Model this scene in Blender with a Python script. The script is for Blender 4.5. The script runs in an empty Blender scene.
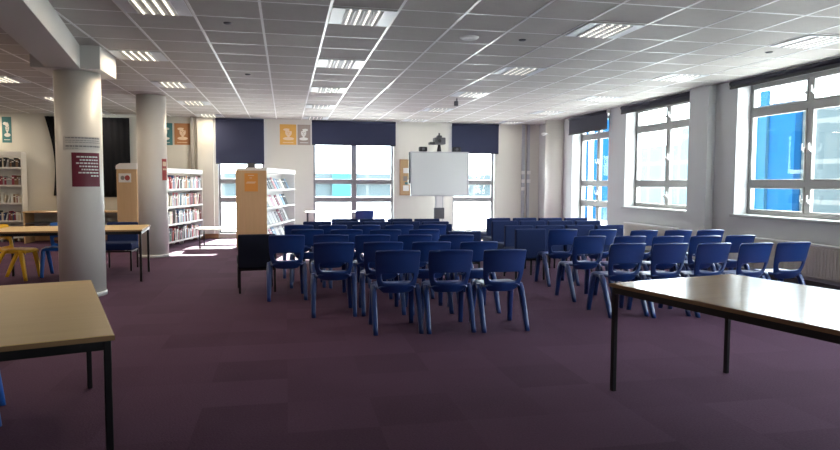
import bpy, bmesh, math, random
from mathutils import Vector, Matrix
S = bpy.context.scene
COL = S.collection
PI = math.pi
R = math.radians

# ------------------------------------------------------------------ camera
CAM_H = 1.345
yaw, pit, rol = 0.2027, 0.0645, 0.0043
fw = Vector((math.sin(yaw)*math.cos(pit), math.cos(yaw)*math.cos(pit), -math.sin(pit)))
rt = Vector((math.cos(yaw), -math.sin(yaw), 0)); up = rt.cross(fw)
rt2 = rt*math.cos(rol)+up*math.sin(rol); up2 = up*math.cos(rol)-rt*math.sin(rol)
cd = bpy.data.cameras.new('camera'); cam = bpy.data.objects.new('camera', cd); COL.objects.link(cam)
cd.sensor_width = 36; cd.lens = 652.8/840*36; cd.clip_start = 0.05; cd.clip_end = 300
M = Matrix((rt2, up2, -fw)).transposed().to_4x4(); M.translation = Vector((0, 0, CAM_H))
cam.matrix_world = M
S.camera = cam

# ------------------------------------------------------------------ world, sun, exposure
S.view_settings.view_transform = 'Standard'; S.view_settings.look = 'None'
S.view_settings.gamma = 1.0; S.view_settings.use_curve_mapping = False
S.view_settings.exposure = 1.2
W = bpy.data.worlds.new('sky'); S.world = W; W.use_nodes = True
bg = W.node_tree.nodes['Background']; bg.inputs[0].default_value = (0.86, 0.94, 1.0, 1); bg.inputs[1].default_value = 7.5
sd = bpy.data.lights.new('sun', 'SUN'); so = bpy.data.objects.new('sun', sd); COL.objects.link(so)
sd.energy = 30.0; sd.angle = R(0.6); sd.color = (1.0, 0.95, 0.88)
sun_dir = Vector((-0.17, -0.90, -0.43)).normalized()
so.rotation_euler = sun_dir.to_track_quat('-Z', 'Y').to_euler(); so.location = (3, 30, 14)

def portal(name, loc, sx, sy, direction):
    l = bpy.data.lights.new(name, 'AREA'); l.shape = 'RECTANGLE'; l.size = sx; l.size_y = sy
    l.cycles.is_portal = True
    o = bpy.data.objects.new(name, l); COL.objects.link(o); o.location = loc
    o.rotation_euler = Vector(direction).to_track_quat('-Z', 'Z' if False else 'Y').to_euler()
    return o

CEIL = 2.865; BY = 16.2; RX = 6.5; LX = -8.0; FY = -3.0
BACKWIN = [(-1.58, -0.50), (0.66, 2.66), (4.18, 5.30)]
RIGHTWIN = [(-0.45, 1.8, 0.9), (2.95, 5.2, 0.9), (6.28, 8.55, 0.9), (9.52, 11.76, 0.9), (12.42, 14.18, 0.1)]
for i, (a, b) in enumerate(BACKWIN):
    portal('daylight_portal', ((a+b)/2, BY+0.32, 1.45), b-a, 2.7, (0, -1, 0))
for (a, b, z0) in RIGHTWIN:
    o = portal('daylight_portal', (RX+0.37, (a+b)/2, (z0+2.8)/2), 2.8-z0, b-a, (-1, 0, 0))
    o.rotation_euler = (0, R(90), 0)

# ------------------------------------------------------------------ materials
def mat(name, col, rough=0.6, metal=0.0, spec=0.5, noise=None, bump=None, emit=None, estr=0.0, coat=0.0):
    m = bpy.data.materials.new(name); m.use_nodes = True
    nt = m.node_tree; b = nt.nodes['Principled BSDF']
    b.inputs['Base Color'].default_value = (*col, 1); b.inputs['Roughness'].default_value = rough
    b.inputs['Metallic'].default_value = metal; b.inputs['Specular IOR Level'].default_value = spec
    b.inputs['Coat Weight'].default_value = coat; b.inputs['Coat Roughness'].default_value = 0.28; b.inputs['Coat IOR'].default_value = 1.6
    if emit: b.inputs['Emission Color'].default_value = (*emit, 1); b.inputs['Emission Strength'].default_value = estr
    tc = nt.nodes.new('ShaderNodeTexCoord')
    if noise:                                    # (scale, amount)
        n = nt.nodes.new('ShaderNodeTexNoise'); n.inputs['Scale'].default_value = noise[0]; n.inputs['Detail'].default_value = 4
        nt.links.new(tc.outputs['Object'], n.inputs['Vector'])
        mx = nt.nodes.new('ShaderNodeMix'); mx.data_type = 'RGBA'
        a = noise[1]
        mx.inputs[6].default_value = (*[c*(1-a) for c in col], 1); mx.inputs[7].default_value = (*[min(1, c*(1+a)) for c in col], 1)
        nt.links.new(n.outputs['Fac'], mx.inputs[0]); nt.links.new(mx.outputs[2], b.inputs['Base Color'])
    if bump:                                     # (scale, strength)
        n2 = nt.nodes.new('ShaderNodeTexNoise'); n2.inputs['Scale'].default_value = bump[0]
        nt.links.new(tc.outputs['Object'], n2.inputs['Vector'])
        bp = nt.nodes.new('ShaderNodeBump'); bp.inputs['Strength'].default_value = bump[1]; bp.inputs['Distance'].default_value = 0.01
        nt.links.new(n2.outputs['Fac'], bp.inputs['Height']); nt.links.new(bp.outputs[0], b.inputs['Normal'])
    return m

def carpet_mat():
    m = bpy.data.materials.new('carpet'); m.use_nodes = True; nt = m.node_tree; b = nt.nodes['Principled BSDF']
    b.inputs['Roughness'].default_value = 0.95; b.inputs['Specular IOR Level'].default_value = 0.15
    g = nt.nodes.new('ShaderNodeTexCoord')
    # 0.5 m tiles, each with its own slight tone
    sc = nt.nodes.new('ShaderNodeVectorMath'); sc.operation = 'SCALE'; sc.inputs[3].default_value = 2.0
    fl = nt.nodes.new('ShaderNodeVectorMath'); fl.operation = 'FLOOR'
    wn = nt.nodes.new('ShaderNodeTexWhiteNoise'); wn.noise_dimensions = '2D'
    nt.links.new(g.outputs['Object'], sc.inputs[0]); nt.links.new(sc.outputs[0], fl.inputs[0]); nt.links.new(fl.outputs[0], wn.inputs['Vector'])
    n = nt.nodes.new('ShaderNodeTexNoise'); n.inputs['Scale'].default_value = 90; n.inputs['Detail'].default_value = 3
    nt.links.new(g.outputs['Object'], n.inputs['Vector'])
    n3 = nt.nodes.new('ShaderNodeTexNoise'); n3.inputs['Scale'].default_value = 1.3; n3.inputs['Detail'].default_value = 3
    nt.links.new(g.outputs['Object'], n3.inputs['Vector'])
    def mm(op, a, bb):
        q = nt.nodes.new('ShaderNodeMath'); q.operation = op
        for k, v in enumerate((a, bb)):
            if isinstance(v, (int, float)): q.inputs[k].default_value = v
            else: nt.links.new(v, q.inputs[k])
        return q.outputs[0]
    t = mm('ADD', mm('MULTIPLY', wn.outputs['Value'], 0.34), mm('MULTIPLY', n.outputs['Fac'], 0.9))
    t = mm('ADD', t, mm('MULTIPLY', n3.outputs['Fac'], 0.45))
    t = mm('SUBTRACT', t, 0.35)
    mx = nt.nodes.new('ShaderNodeMix'); mx.data_type = 'RGBA'
    mx.inputs[6].default_value = (0.062, 0.028, 0.054, 1); mx.inputs[7].default_value = (0.138, 0.068, 0.120, 1)
    nt.links.new(t, mx.inputs[0]); nt.links.new(mx.outputs[2], b.inputs['Base Color'])
    bp = nt.nodes.new('ShaderNodeBump'); bp.inputs['Strength'].default_value = 0.5; bp.inputs['Distance'].default_value = 0.006
    nt.links.new(n.outputs['Fac'], bp.inputs['Height']); nt.links.new(bp.outputs[0], b.inputs['Normal'])
    return m

def wood_mat(name, c1, c2, rough, along=0, coat=0.0, spec=0.5):
    m = bpy.data.materials.new(name); m.use_nodes = True; nt = m.node_tree; b = nt.nodes['Principled BSDF']
    b.inputs['Roughness'].default_value = rough; b.inputs['Coat Weight'].default_value = coat; b.inputs['Specular IOR Level'].default_value = spec
    g = nt.nodes.new('ShaderNodeTexCoord'); mp = nt.nodes.new('ShaderNodeMapping')
    s = [22, 22, 22]; s[along] = 1.6; mp.inputs['Scale'].default_value = s
    n = nt.nodes.new('ShaderNodeTexNoise'); n.inputs['Scale'].default_value = 1.0; n.inputs['Detail'].default_value = 6; n.inputs['Distortion'].default_value = 0.6
    mx = nt.nodes.new('ShaderNodeMix'); mx.data_type = 'RGBA'
    mx.inputs[6].default_value = (*c1, 1); mx.inputs[7].default_value = (*c2, 1)
    nt.links.new(g.outputs['Object'], mp.inputs[0]); nt.links.new(mp.outputs[0], n.inputs['Vector'])
    nt.links.new(n.outputs['Fac'], mx.inputs[0]); nt.links.new(mx.outputs[2], b.inputs['Base Color'])
    return m

def glass_mat():
    m = bpy.data.materials.new('window_glass'); m.use_nodes = True; nt = m.node_tree
    nt.nodes.clear(); o = nt.nodes.new('ShaderNodeOutputMaterial'); t = nt.nodes.new('ShaderNodeBsdfTransparent')
    gl = nt.nodes.new('ShaderNodeBsdfGlossy'); gl.inputs['Roughness'].default_value = 0.02
    t.inputs[0].default_value = (0.95, 0.98, 0.98, 1); mx = nt.nodes.new('ShaderNodeMixShader'); mx.inputs[0].default_value = 0.03
    nt.links.new(t.outputs[0], mx.inputs[1]); nt.links.new(gl.outputs[0], mx.inputs[2]); nt.links.new(mx.outputs[0], o.inputs[0])
    return m

def glazing_mat(name, pane, frame, sx, sz):
    """curtain walling of a building outside: panes with mullions"""
    m = bpy.data.materials.new(name); m.use_nodes = True; nt = m.node_tree; b = nt.nodes['Principled BSDF']
    b.inputs['Roughness'].default_value = 1.0; b.inputs['Specular IOR Level'].default_value = 0.0
    g = nt.nodes.new('ShaderNodeTexCoord'); sep = nt.nodes.new('ShaderNodeSeparateXYZ'); nt.links.new(g.outputs['Object'], sep.inputs[0])
    def mm(op, a, bb=None):
        q = nt.nodes.new('ShaderNodeMath'); q.operation = op
        for k, v in enumerate((a, bb)):
            if v is None: continue
            if isinstance(v, (int, float)): q.inputs[k].default_value = v
            else: nt.links.new(v, q.inputs[k])
        return q.outputs[0]
    hx = mm('ADD', sep.outputs[0], sep.outputs[1])
    a = mm('LESS_THAN', mm('FRACT', mm('MULTIPLY', hx, 1/sx)), 0.10); c = mm('LESS_THAN', mm('FRACT', mm('MULTIPLY', sep.outputs[2], 1/sz)), 0.12)
    k = mm('MAXIMUM', a, c)
    mx = nt.nodes.new('ShaderNodeMix'); mx.data_type = 'RGBA'; mx.inputs[6].default_value = (*pane, 1); mx.inputs[7].default_value = (*frame, 1)
    nt.links.new(k, mx.inputs[0]); nt.links.new(mx.outputs[2], b.inputs['Base Color'])
    return m

def fabric_mat(name, col, rough=0.85, scale=400):
    m = mat(name, col, rough, spec=0.25, noise=(scale, 0.25), bump=(scale, 0.25))
    return m

WALL = mat('wall_paint', (0.68, 0.66, 0.60), 0.75, noise=(2.0, 0.02), bump=(120, 0.05))
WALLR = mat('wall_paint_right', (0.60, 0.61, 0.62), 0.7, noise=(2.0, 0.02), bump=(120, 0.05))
REVEAL = mat('reveal_white', (0.46, 0.46, 0.46), 0.5)
COLUMN = mat('column_paint', (0.74, 0.71, 0.66), 0.42, noise=(3.0, 0.02))
BEAMM = mat('beam_paint', (0.66, 0.65, 0.62), 0.6)
TILE = mat('ceiling_tile', (0.50, 0.475, 0.45), 0.75, noise=(9, 0.06), bump=(260, 0.3))
TBAR = mat('ceiling_bar_white', (0.82, 0.82, 0.82), 0.32)
CARPET = carpet_mat()
GLASS = glass_mat()
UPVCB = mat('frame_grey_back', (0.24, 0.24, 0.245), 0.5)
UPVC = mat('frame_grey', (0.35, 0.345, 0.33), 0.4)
SKIRT = mat('skirting_dark', (0.07, 0.055, 0.06), 0.5)
WHITE = mat('white_enamel', (0.80, 0.80, 0.78), 0.4)
WHITEMETAL = mat('white_shelf_metal', (0.80, 0.79, 0.76), 0.45)
BLACK = mat('black_powder_coat', (0.008, 0.008, 0.009), 0.35)
BLKPL = mat('black_plastic', (0.012, 0.012, 0.014), 0.45)
CHROME = mat('chrome', (0.6, 0.6, 0.62), 0.18, 1.0)
BLUEPL = mat('blue_polypropylene', (0.006, 0.037, 0.185), 0.38, bump=(500, 0.06), noise=(5, 0.05), coat=0.5)
YELLOWPL = mat('yellow_polypropylene', (0.85, 0.47, 0.02), 0.35, bump=(500, 0.06))
BRIGHTBL = mat('bright_blue_polypropylene', (0.02, 0.12, 0.45), 0.36, bump=(500, 0.06))
NAVYFAB = fabric_mat('navy_upholstery', (0.014, 0.028, 0.100))
BLACKFAB = fabric_mat('black_upholstery', (0.008, 0.010, 0.024))
BLIND = fabric_mat('navy_blind_fabric', (0.036, 0.042, 0.085), 0.8, 300)
BLINDG = fabric_mat('slate_blind_fabric', (0.045, 0.045, 0.065), 0.8, 300)
CURTAIN = fabric_mat('black_curtain_fabric', (0.006, 0.007, 0.011), 0.9, 200)
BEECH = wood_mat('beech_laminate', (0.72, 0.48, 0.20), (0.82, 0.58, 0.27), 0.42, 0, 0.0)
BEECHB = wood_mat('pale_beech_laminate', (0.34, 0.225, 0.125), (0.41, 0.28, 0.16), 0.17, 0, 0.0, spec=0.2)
BEECHV = wood_mat('beech_panel', (0.55, 0.36, 0.19), (0.66, 0.45, 0.25), 0.45, 2)
EDGE = mat('table_edge_brown', (0.30, 0.17, 0.08), 0.5)
WHITETOP = mat('white_laminate', (0.82, 0.80, 0.76), 0.25)
RADM = mat('radiator_cream', (0.62, 0.58, 0.52), 0.45)
BOARDM = mat('whiteboard_surface', (0.72, 0.76, 0.74), 0.22)
ALU = mat('aluminium', (0.55, 0.56, 0.57), 0.35, 0.8)
GREYP = mat('grey_plastic', (0.10, 0.10, 0.11), 0.45)
CORK = mat('cork', (0.50, 0.34, 0.18), 0.9, noise=(60, 0.25))
WOODFR = mat('wood_trim', (0.42, 0.24, 0.12), 0.5)
ORANGE = mat('orange_paper', (0.75, 0.33, 0.07), 0.7)
AMBER = mat('amber_print', (0.70, 0.38, 0.08), 0.7)
TAUPE = mat('taupe_print', (0.36, 0.30, 0.26), 0.7)
RUST = mat('rust_print', (0.45, 0.20, 0.08), 0.7)
TEAL = mat('teal_print', (0.06, 0.20, 0.22), 0.7)
PAPER = mat('white_paper', (0.80, 0.79, 0.76), 0.8)
INK = mat('grey_ink', (0.28, 0.27, 0.26), 0.8)
MAROON = mat('maroon_paper', (0.16, 0.015, 0.035), 0.5)
REDP = mat('red_print', (0.42, 0.07, 0.06), 0.6)
PEACH = mat('peach_print', (0.80, 0.62, 0.45), 0.7)
OUTBLUE = mat('blue_cladding', (0.007, 0.042, 0.105), 1.0, spec=0.0)
OUTCYAN = mat('pale_blue_cladding', (0.012, 0.050, 0.085), 1.0, spec=0.0)
OUTWHITE = mat('white_render', (0.85, 0.86, 0.86), 0.8)
OUTGLASS = glazing_mat('pale_curtain_wall', (0.042, 0.055, 0.060), (0.075, 0.085, 0.085), 1.3, 1.1)
OUTGLASS2 = glazing_mat('cyan_curtain_wall', (0.035, 0.095, 0.115), (0.10, 0.11, 0.115), 2.6, 5.0)
OUTPALE = glazing_mat('very_pale_curtain_wall', (0.085, 0.115, 0.125), (0.14, 0.15, 0.155), 1.6, 1.4)
OUTGREY = glazing_mat('grey_curtain_wall', (0.060, 0.076, 0.082), (0.10, 0.11, 0.11), 1.8, 5.0)
GROUND = mat('pale_paving', (0.55, 0.55, 0.54), 0.8, noise=(1.0, 0.08))
LAMPHOUSE = mat('light_housing', (0.72, 0.76, 0.80), 0.35)
LAMPWARM = mat('lit_tube_warm', (0.9, 0.9, 0.85), 0.4, emit=(1.0, 0.88, 0.70), estr=1.3)
LAMPCOOL = mat('lit_tube_cool', (0.9, 0.9, 0.88), 0.4, emit=(1.0, 0.93, 0.84), estr=0.6)

# ------------------------------------------------------------------ mesh helpers
class MB:
    def __init__(s): s.bm = bmesh.new()
    def box(s, x0, x1, y0, y1, z0, z1, mi=0, bev=0.0, mtx=None, seg=2):
        r = bmesh.ops.create_cube(s.bm, size=1.0)['verts']
        for v in r:
            v.co = Vector(((x0+x1)/2+v.co.x*(x1-x0), (y0+y1)/2+v.co.y*(y1-y0), (z0+z1)/2+v.co.z*(z1-z0)))
        if mtx is not None:
            for v in r: v.co = mtx @ v.co
        fs = {f for v in r for f in v.link_faces}
        for f in fs: f.material_index = mi
        if bev > 0:
            es = list({e for v in r for e in v.link_edges})
            g = bmesh.ops.bevel(s.bm, geom=es, offset=bev, segments=seg, affect='EDGES', profile=0.5)
            for f in g['faces']: f.material_index = mi
        return s
    def cyl(s, p0, p1, r0, r1=None, n=16, mi=0, cap=True):
        p0, p1 = Vector(p0), Vector(p1); r1 = r0 if r1 is None else r1
        d = (p1-p0); q = d.to_track_quat('Z', 'Y'); rings = []
        for p, rr in ((p0, r0), (p1, r1)):
            rings.append([s.bm.verts.new(p+q @ Vector((math.cos(2*PI*k/n)*rr, math.sin(2*PI*k/n)*rr, 0))) for k in range(n)])
        for k in range(n):
            f = s.bm.faces.new((rings[0][k], rings[0][(k+1) % n], rings[1][(k+1) % n], rings[1][k])); f.smooth = True; f.material_index = mi
        if cap:
            for ring in (rings[0][::-1], rings[1]):
                f = s.bm.faces.new(ring); f.material_index = mi
        return s
    def loft(s, rings, mi=0, cap=True, smooth=True):
        """rings: list of lists of points"""
        vr = [[s.bm.verts.new(p) for p in r] for r in rings]; n = len(vr[0])
        for a, b in zip(vr[:-1], vr[1:]):
            for k in range(n):
                f = s.bm.faces.new((a[k], a[(k+1) % n], b[(k+1) % n], b[k])); f.smooth = smooth; f.material_index = mi
        if cap:
            for ring in (vr[0][::-1], vr[-1]):
                f = s.bm.faces.new(ring); f.material_index = mi
        return s
    def lathe(s, prof, n=24, c=(0, 0, 0), mi=0):
        rings = [[(c[0]+r*math.cos(2*PI*k/n), c[1]+r*math.sin(2*PI*k/n), c[2]+z) for k in range(n)] for r, z in prof]
        return s.loft(rings, mi)
    def quad(s, pts, mi=0):
        f = s.bm.faces.new([s.bm.verts.new(p) for p in pts]); f.material_index = mi; return s
    def disc(s, cx, cz, y, r, ry=None, n=20, mi=0, t=0.002):
        """flat ellipse facing -Y"""
        ry = ry or r
        a = [(cx+r*math.cos(2*PI*k/n), y, cz+ry*math.sin(2*PI*k/n)) for k in range(n)]
        b = [(x, yy+t, z) for x, yy, z in a]
        return s.loft([a, b], mi, smooth=False)
    def build(s, name, mats, parent=None, smooth=False):
        bmesh.ops.recalc_face_normals(s.bm, faces=s.bm.faces)
        me = bpy.data.meshes.new(name); s.bm.to_mesh(me); s.bm.free()
        if not isinstance(mats, (list, tuple)): mats = [mats]
        for m in mats: me.materials.append(m)
        if smooth:
            for p in me.polygons: p.use_smooth = True
        o = bpy.data.objects.new(name, me); COL.objects.link(o)
        if parent is not None: o.parent = parent
        return o

def tag(o, label=None, cat=None, group=None, kind=None):
    if label: o['label'] = label
    if cat: o['category'] = cat
    if group: o['group'] = group
    if kind: o['kind'] = kind
    return o
def thing(name, label, cat, loc=(0, 0, 0), rz=0.0, group=None):
    o = bpy.data.objects.new(name, None); COL.objects.link(o); o.location = loc; o.rotation_euler = (0, 0, rz)
    o.empty_display_size = 0.1
    return tag(o, label, cat, group)
def sroot(name, loc=(0, 0, 0)):
    o = bpy.data.objects.new(name, None); COL.objects.link(o); o.location = loc; o['kind'] = 'structure'; return o
def struct(name, mb, m): return tag(mb.build(name, m), kind='structure')
def kids(o): return [c for c in bpy.data.objects if c.parent is o]
def dup(root, loc, rz, label, group=None, name=None):
    r = root.copy(); COL.objects.link(r); r.location = loc; r.rotation_euler = (0, 0, rz); r['label'] = label
    if group: r['group'] = group
    for ch in kids(root):
        c = ch.copy(); COL.objects.link(c); c.parent = r
        for g in kids(ch):
            d = g.copy(); COL.objects.link(d); d.parent = c
    return r

# ------------------------------------------------------------------ room shell
struct('floor', MB().box(LX-.3, RX+.35, FY-.3, BY+.3, -0.12, 0.0), CARPET)
struct('ceiling', MB().box(LX-.3, RX+.35, FY-.3, BY+.3, CEIL, CEIL+0.15), TILE)
# ceiling grid: one 0.6 m lattice
X0, Y0 = 0.3952, 5.7684
g = MB()
for i in range(-14, 12):
    x = X0+0.6*i
    if LX < x < RX: g.box(x-0.012, x+0.012, FY, BY, CEIL-0.004, CEIL+0.001)
for j in range(-14, 18):
    y = Y0+0.6*j
    if FY < y < BY: g.box(LX, RX, y-0.008, y+0.008, CEIL-0.003, CEIL+0.001)
gr = g.build('ceiling_grid', TBAR, bpy.data.objects['ceiling'])

def wall_with_holes(mb, axis, p0, p1, a0, a1, z0, z1, holes):
    """axis 'x': wall runs along x between y=p0..p1; 'y': along y between x=p0..p1. holes (a,b,zb,zt)"""
    def bx(a, b, c, d):
        if b-a < 1e-4 or d-c < 1e-4: return
        if axis == 'x': mb.box(a, b, p0, p1, c, d)
        else: mb.box(p0, p1, a, b, c, d)
    cur = a0
    for (a, b, zb, zt) in sorted(holes):
        bx(cur, a, z0, z1); bx(a, b, z0, zb); bx(a, b, zt, z1); cur = b
    bx(cur, a1, z0, z1); return mb
HT = 2.80
DARKWIN = (-4.98, -3.54)
w = wall_with_holes(MB(), 'x', BY, BY+.3, LX-.3, RX+.35, 0, CEIL, [(DARKWIN[0], DARKWIN[1], 1.0, HT)]+[(a, b, 0.10, HT) for a, b in BACKWIN])
struct('wall_back', w, WALL)
w = wall_with_holes(MB(), 'y', RX, RX+.35, FY-.3, BY, 0, CEIL, [(a, b, z, HT) for a, b, z in RIGHTWIN])
struct('wall_right', w, WALLR)
struct('wall_left', MB().box(LX-.3, LX, FY-.3, BY, 0, CEIL), WALL)
struct('wall_front', MB().box(LX, RX, FY-.3, FY, 0, CEIL), WALL)
# skirtings
mb = MB(); cur = LX
for a, b in BACKWIN+[(RX, RX)]:
    if a-cur > .05: mb.box(cur, a, BY-.018, BY-.0005, 0.001, 0.11, bev=.004)
    cur = b
struct('baseboard_back', mb, WOODFR)
mb = MB(); mb.box(RX-.02, RX-.0005, FY+.05, 12.42, 0.001, 0.13, bev=.004); mb.box(RX-.02, RX-.0005, 14.18, BY-.03, 0.001, 0.13, bev=.004)
struct('baseboard_right', mb, SKIRT)
struct('baseboard_left', MB().box(LX+.0005, LX+.02, FY+.02, BY-.03, 0.001, 0.11, bev=.004), SKIRT)
# pilasters / boxing
mb = MB().box(RX-.14, RX-.0005, 9.02, 9.50, 0.14, CEIL-.006, bev=.004); struct('trim_1', mb, WALLR)
mb = MB().box(-2.02, -1.66, BY-.12, BY-.0005, 0.12, CEIL-.006, bev=.004); struct('trim_2', mb, WALL)
mb = MB().box(-2.17, -2.09, BY-.10, BY-.0005, 0.12, CEIL-.006, bev=.004); struct('trim_3', mb, mat('boxing_grey', (0.34, 0.32, 0.29), 0.6))
# round half-engaged column in the right far corner
mb = MB().cyl((6.44, 14.92, 0.0), (6.44, 14.92, CEIL-.002), 0.27, n=40); struct('trim_4', mb, COLUMN)
# cable trunking on the back wall by the corner
mb = MB().box(6.02, 6.09, BY-.05, BY-.0005, 0.12, CEIL-.006, bev=.004).box(6.16, 6.23, BY-.05, BY-.0005, 0.12, CEIL-.006, bev=.004)
struct('trim_5', mb, mat('trunking_grey', (0.50, 0.52, 0.56), 0.4))

# main columns
def column(y, n, flare):
    mb = MB(); cx_ = -2.36 if flare else -2.33; mb.cyl((cx_, y, 0.0), (cx_, y, 2.60 if flare else CEIL-.002), 0.247, n=64)
    o = struct('trim_%d' % n, mb, COLUMN)
    m2 = MB(); m2.lathe([(0.25, 0.0), (0.257, 0.0), (0.257, 0.045), (0.248, 0.05)], 64, (cx_, y, 0.001)); m2.build('column_skirting', WHITE, o)
    return o
column(8.32, 6, True)
column(12.43, 7, False)
mb = MB().box(-2.75, -2.03, 8.0, 8.72, 2.60, CEIL-.001, bev=.004); struct('trim_8', mb, BEAMM)
# downstand beam meeting the column cap, running obliquely towards the camera
a = math.atan2(0.157, 1.0); bl = 11.2
Mt = Matrix.Translation((-2.415, 8.0, 0)) @ Matrix.Rotation(a, 4, 'Z')
mb = MB().box(-0.175, 0.175, -bl, -0.03, 2.602, CEIL-.001, mtx=Mt, bev=.004); struct('trim_9', mb, BEAMM)

# ------------------------------------------------------------------ windows
def frame_bars(mb, ax, plane, t, a0, a1, z0, z1, mulls, rails, fw_=0.055):
    def bx(a, b, c, d, tt=t):
        if ax == 'x': mb.box(a, b, plane-tt/2, plane+tt/2, c, d, bev=.006)
        else: mb.box(plane-tt/2, plane+tt/2, a, b, c, d, bev=.006)
    bx(a0, a0+fw_, z0, z1); bx(a1-fw_, a1, z0, z1); bx(a0+fw_, a1-fw_, z0, z0+fw_); bx(a0+fw_, a1-fw_, z1-fw_, z1)
    for m_, wd in mulls: bx(m_-wd/2, m_+wd/2, z0+fw_, z1-fw_, t*.96)
    for r_, wd in rails: bx(a0+fw_, a1-fw_, r_-wd/2, r_+wd/2, t*.92)
def pane_box(mb, ax, plane, a0, a1, z0, z1):
    if ax == 'x': mb.box(a0, a1, plane-.004, plane+.004, z0, z1)
    else: mb.box(plane-.004, plane+.004, a0, a1, z0, z1)
def handle(mb, ax, plane, a, z, s=1):
    """little lever handle on the room side"""
    if ax == 'x':
        mb.box(a-.014, a+.014, plane-.045, plane-.03, z-.035, z+.035, bev=.004); mb.box(a-.01, a+.01, plane-.07, plane-.045, z-.01, z+.01); mb.box(a-.012, a+.012, plane-.08, plane-.064, z-.01, z+.11, bev=.005)
    else:
        mb.box(plane-.05, plane-.03, a-.011, a+.011, z-.03, z+.03, bev=.003); mb.box(plane-.07, plane-.05, a-.008, a+.008, z-.008, z+.008); mb.box(plane-.078, plane-.064, a-.009, a+.009, z-.008, z+.085, bev=.004)
n = 0
for (a, b), mulls in zip(BACKWIN, ([], [(1.665, .13)], [])):
    n += 1; root = sroot('window_%d' % n); P = BY+.14
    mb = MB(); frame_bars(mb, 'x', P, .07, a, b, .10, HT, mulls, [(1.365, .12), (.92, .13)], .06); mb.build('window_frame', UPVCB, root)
    mb = MB(); pane_box(mb, 'x', P+.01, a+.05, b-.05, .15, HT-.05); mb.build('window_pane', GLASS, root)
    mb = MB(); mb.box(a, b, BY-.01, P-.036, .10, .115, bev=.004); mb.build('window_sill', REVEAL, root)
    mb = MB(); ys = BY
    mb.box(a+.0005, a+.012, BY, P-.036, .12, HT); mb.box(b-.012, b-.0005, BY, P-.036, .12, HT); mb.build('window_reveal', REVEAL, root)
for (a, b, z0) in RIGHTWIN:
    n += 1; root = sroot('window_%d' % n); P = RX+.26; mid = (a+b)/2
    mb = MB(); frame_bars(mb, 'y', P, .07, a, b, z0, HT, [(mid, .085)], [(2.39, .09), (1.35, .08)]+([(.90, .09)] if z0 < .5 else []), .055)
    mb.build('window_frame', UPVC, root)
    # opening sashes: thin inner frames inside each light
    mb = MB(); lim = [z0+.055, 1.31, 1.39, 2.345, 2.435, HT-.055] if z0 > .5 else [.155, .855, .945, 1.31, 1.39, 2.345, 2.435, HT-.055]
    for (c, d) in ((a+.055, mid-.0425), (mid+.0425, b-.055)):
        for k in range(0, len(lim), 2):
            frame_bars(mb, 'y', P-.018, .05, c, d, lim[k], lim[k+1], [], [], .026)
    mb.build('window_sash', UPVC, root)
    mb = MB(); pane_box(mb, 'y', P+.01, a+.05, b-.05, z0+.05, HT-.05); mb.build('window_pane', GLASS, root)
    for (c, s) in ((mid-.058, -1), (mid+.058, 1)):
        for zz in ((1.12, 1.80, 2.55) if s != 0 else ()):
            mb = MB(); handle(mb, 'y', P-.01, c, zz); mb.build('window_handle', WHITE, root)
    mb = MB(); mb.box(RX-.045, P-.036, a-.03 if z0 > .5 else a, b+.03 if z0 > .5 else b, z0-.035 if z0 > .5 else z0, z0+.004, bev=.006)
    mb.build('window_sill', REVEAL, root)
    mb = MB(); mb.box(RX+.0005, P-.036, a+.0005, a+.014, z0+.005, HT); mb.box(RX+.0005, P-.036, b-.014, b-.0005, z0+.005, HT); mb.box(RX+.0005, P-.036, a+.015, b-.015, HT-.012, HT-.0005)
    mb.build('window_reveal', REVEAL, root)
# blacked-out window at the left of the back wall
n += 1; root = sroot('window_%d' % n)
mb = MB(); frame_bars(mb, 'x', BY+.14, .07, DARKWIN[0], DARKWIN[1], 1.0, HT, [(-4.26, .08)], [(1.4, .1)], .06); mb.build('window_frame', UPVC, root)
mb = MB(); pane_box(mb, 'x', BY+.15, DARKWIN[0]+.05, DARKWIN[1]-.05, 1.05, HT-.05); mb.build('window_pane', GLASS, root)
mb = MB(); mb.box(DARKWIN[0]-.03, DARKWIN[1]+.03, BY-.04, BY+.104, .965, 1.004, bev=.005); mb.build('window_sill', REVEAL, root)

# ------------------------------------------------------------------ outside
struct('ground', MB().box(-60, 80, -40, 110, -.4, -.3), GROUND)
t = thing('office_building', 'blue clad building outside the nearest right window', 'building', (14, 0, -.3))
MB().box(0, .5, 15.95, 17.6, 0, 4.0).build('wall', OUTBLUE, t)
MB().box(-.10, 0.0, 16.95, 17.25, 0, 4.4).build('pipe_cover', OUTCYAN, t)
MB().box(-.06, .5, 17.62, 17.95, 0, 4.0).build('pale_corner_panel', OUTWHITE, t)
t = thing('glazed_building', 'pale glazed building seen at the right edge of the nearest right window', 'building', (14.2, 0, -.3))
MB().box(0, .6, 5.0, 15.9, 0, 3.75).build('wall', OUTGLASS, t)
t = thing('far_blue_building', 'tall blue panelled building outside the farthest right window', 'building', (14, 0, -.3))
MB().box(0, .5, 26.3, 28.2, 0, 6).build('wall', OUTBLUE, t); MB().box(0, .5, 28.9, 30.5, 0, 6).build('wall', OUTBLUE, t)
MB().box(.1, .45, 28.2, 28.9, 0, 6.3).build('stair_tower', OUTWHITE, t)
t = thing('pale_building', 'pale glazed building outside the middle right window', 'building', (22, 0, -.3))
MB().box(0, .6, 31.5, 39.5, 0, 3.9).build('wall', OUTPALE, t)
MB().box(0, .6, 31.5, 33.5, 3.9, 5.2).build('upper_block', OUTPALE, t)
t = thing('distant_building', 'distant white building with cyan glazing seen through the double back window', 'building', (0, 42, -.3))
MB().box(-14, 22, 0, 8, 0, .76).build('lower_wall', OUTWHITE, t)
MB().box(-14, 22, .3, 8, .76, 1.55).build('lower_glazing', OUTGREY, t)
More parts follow.
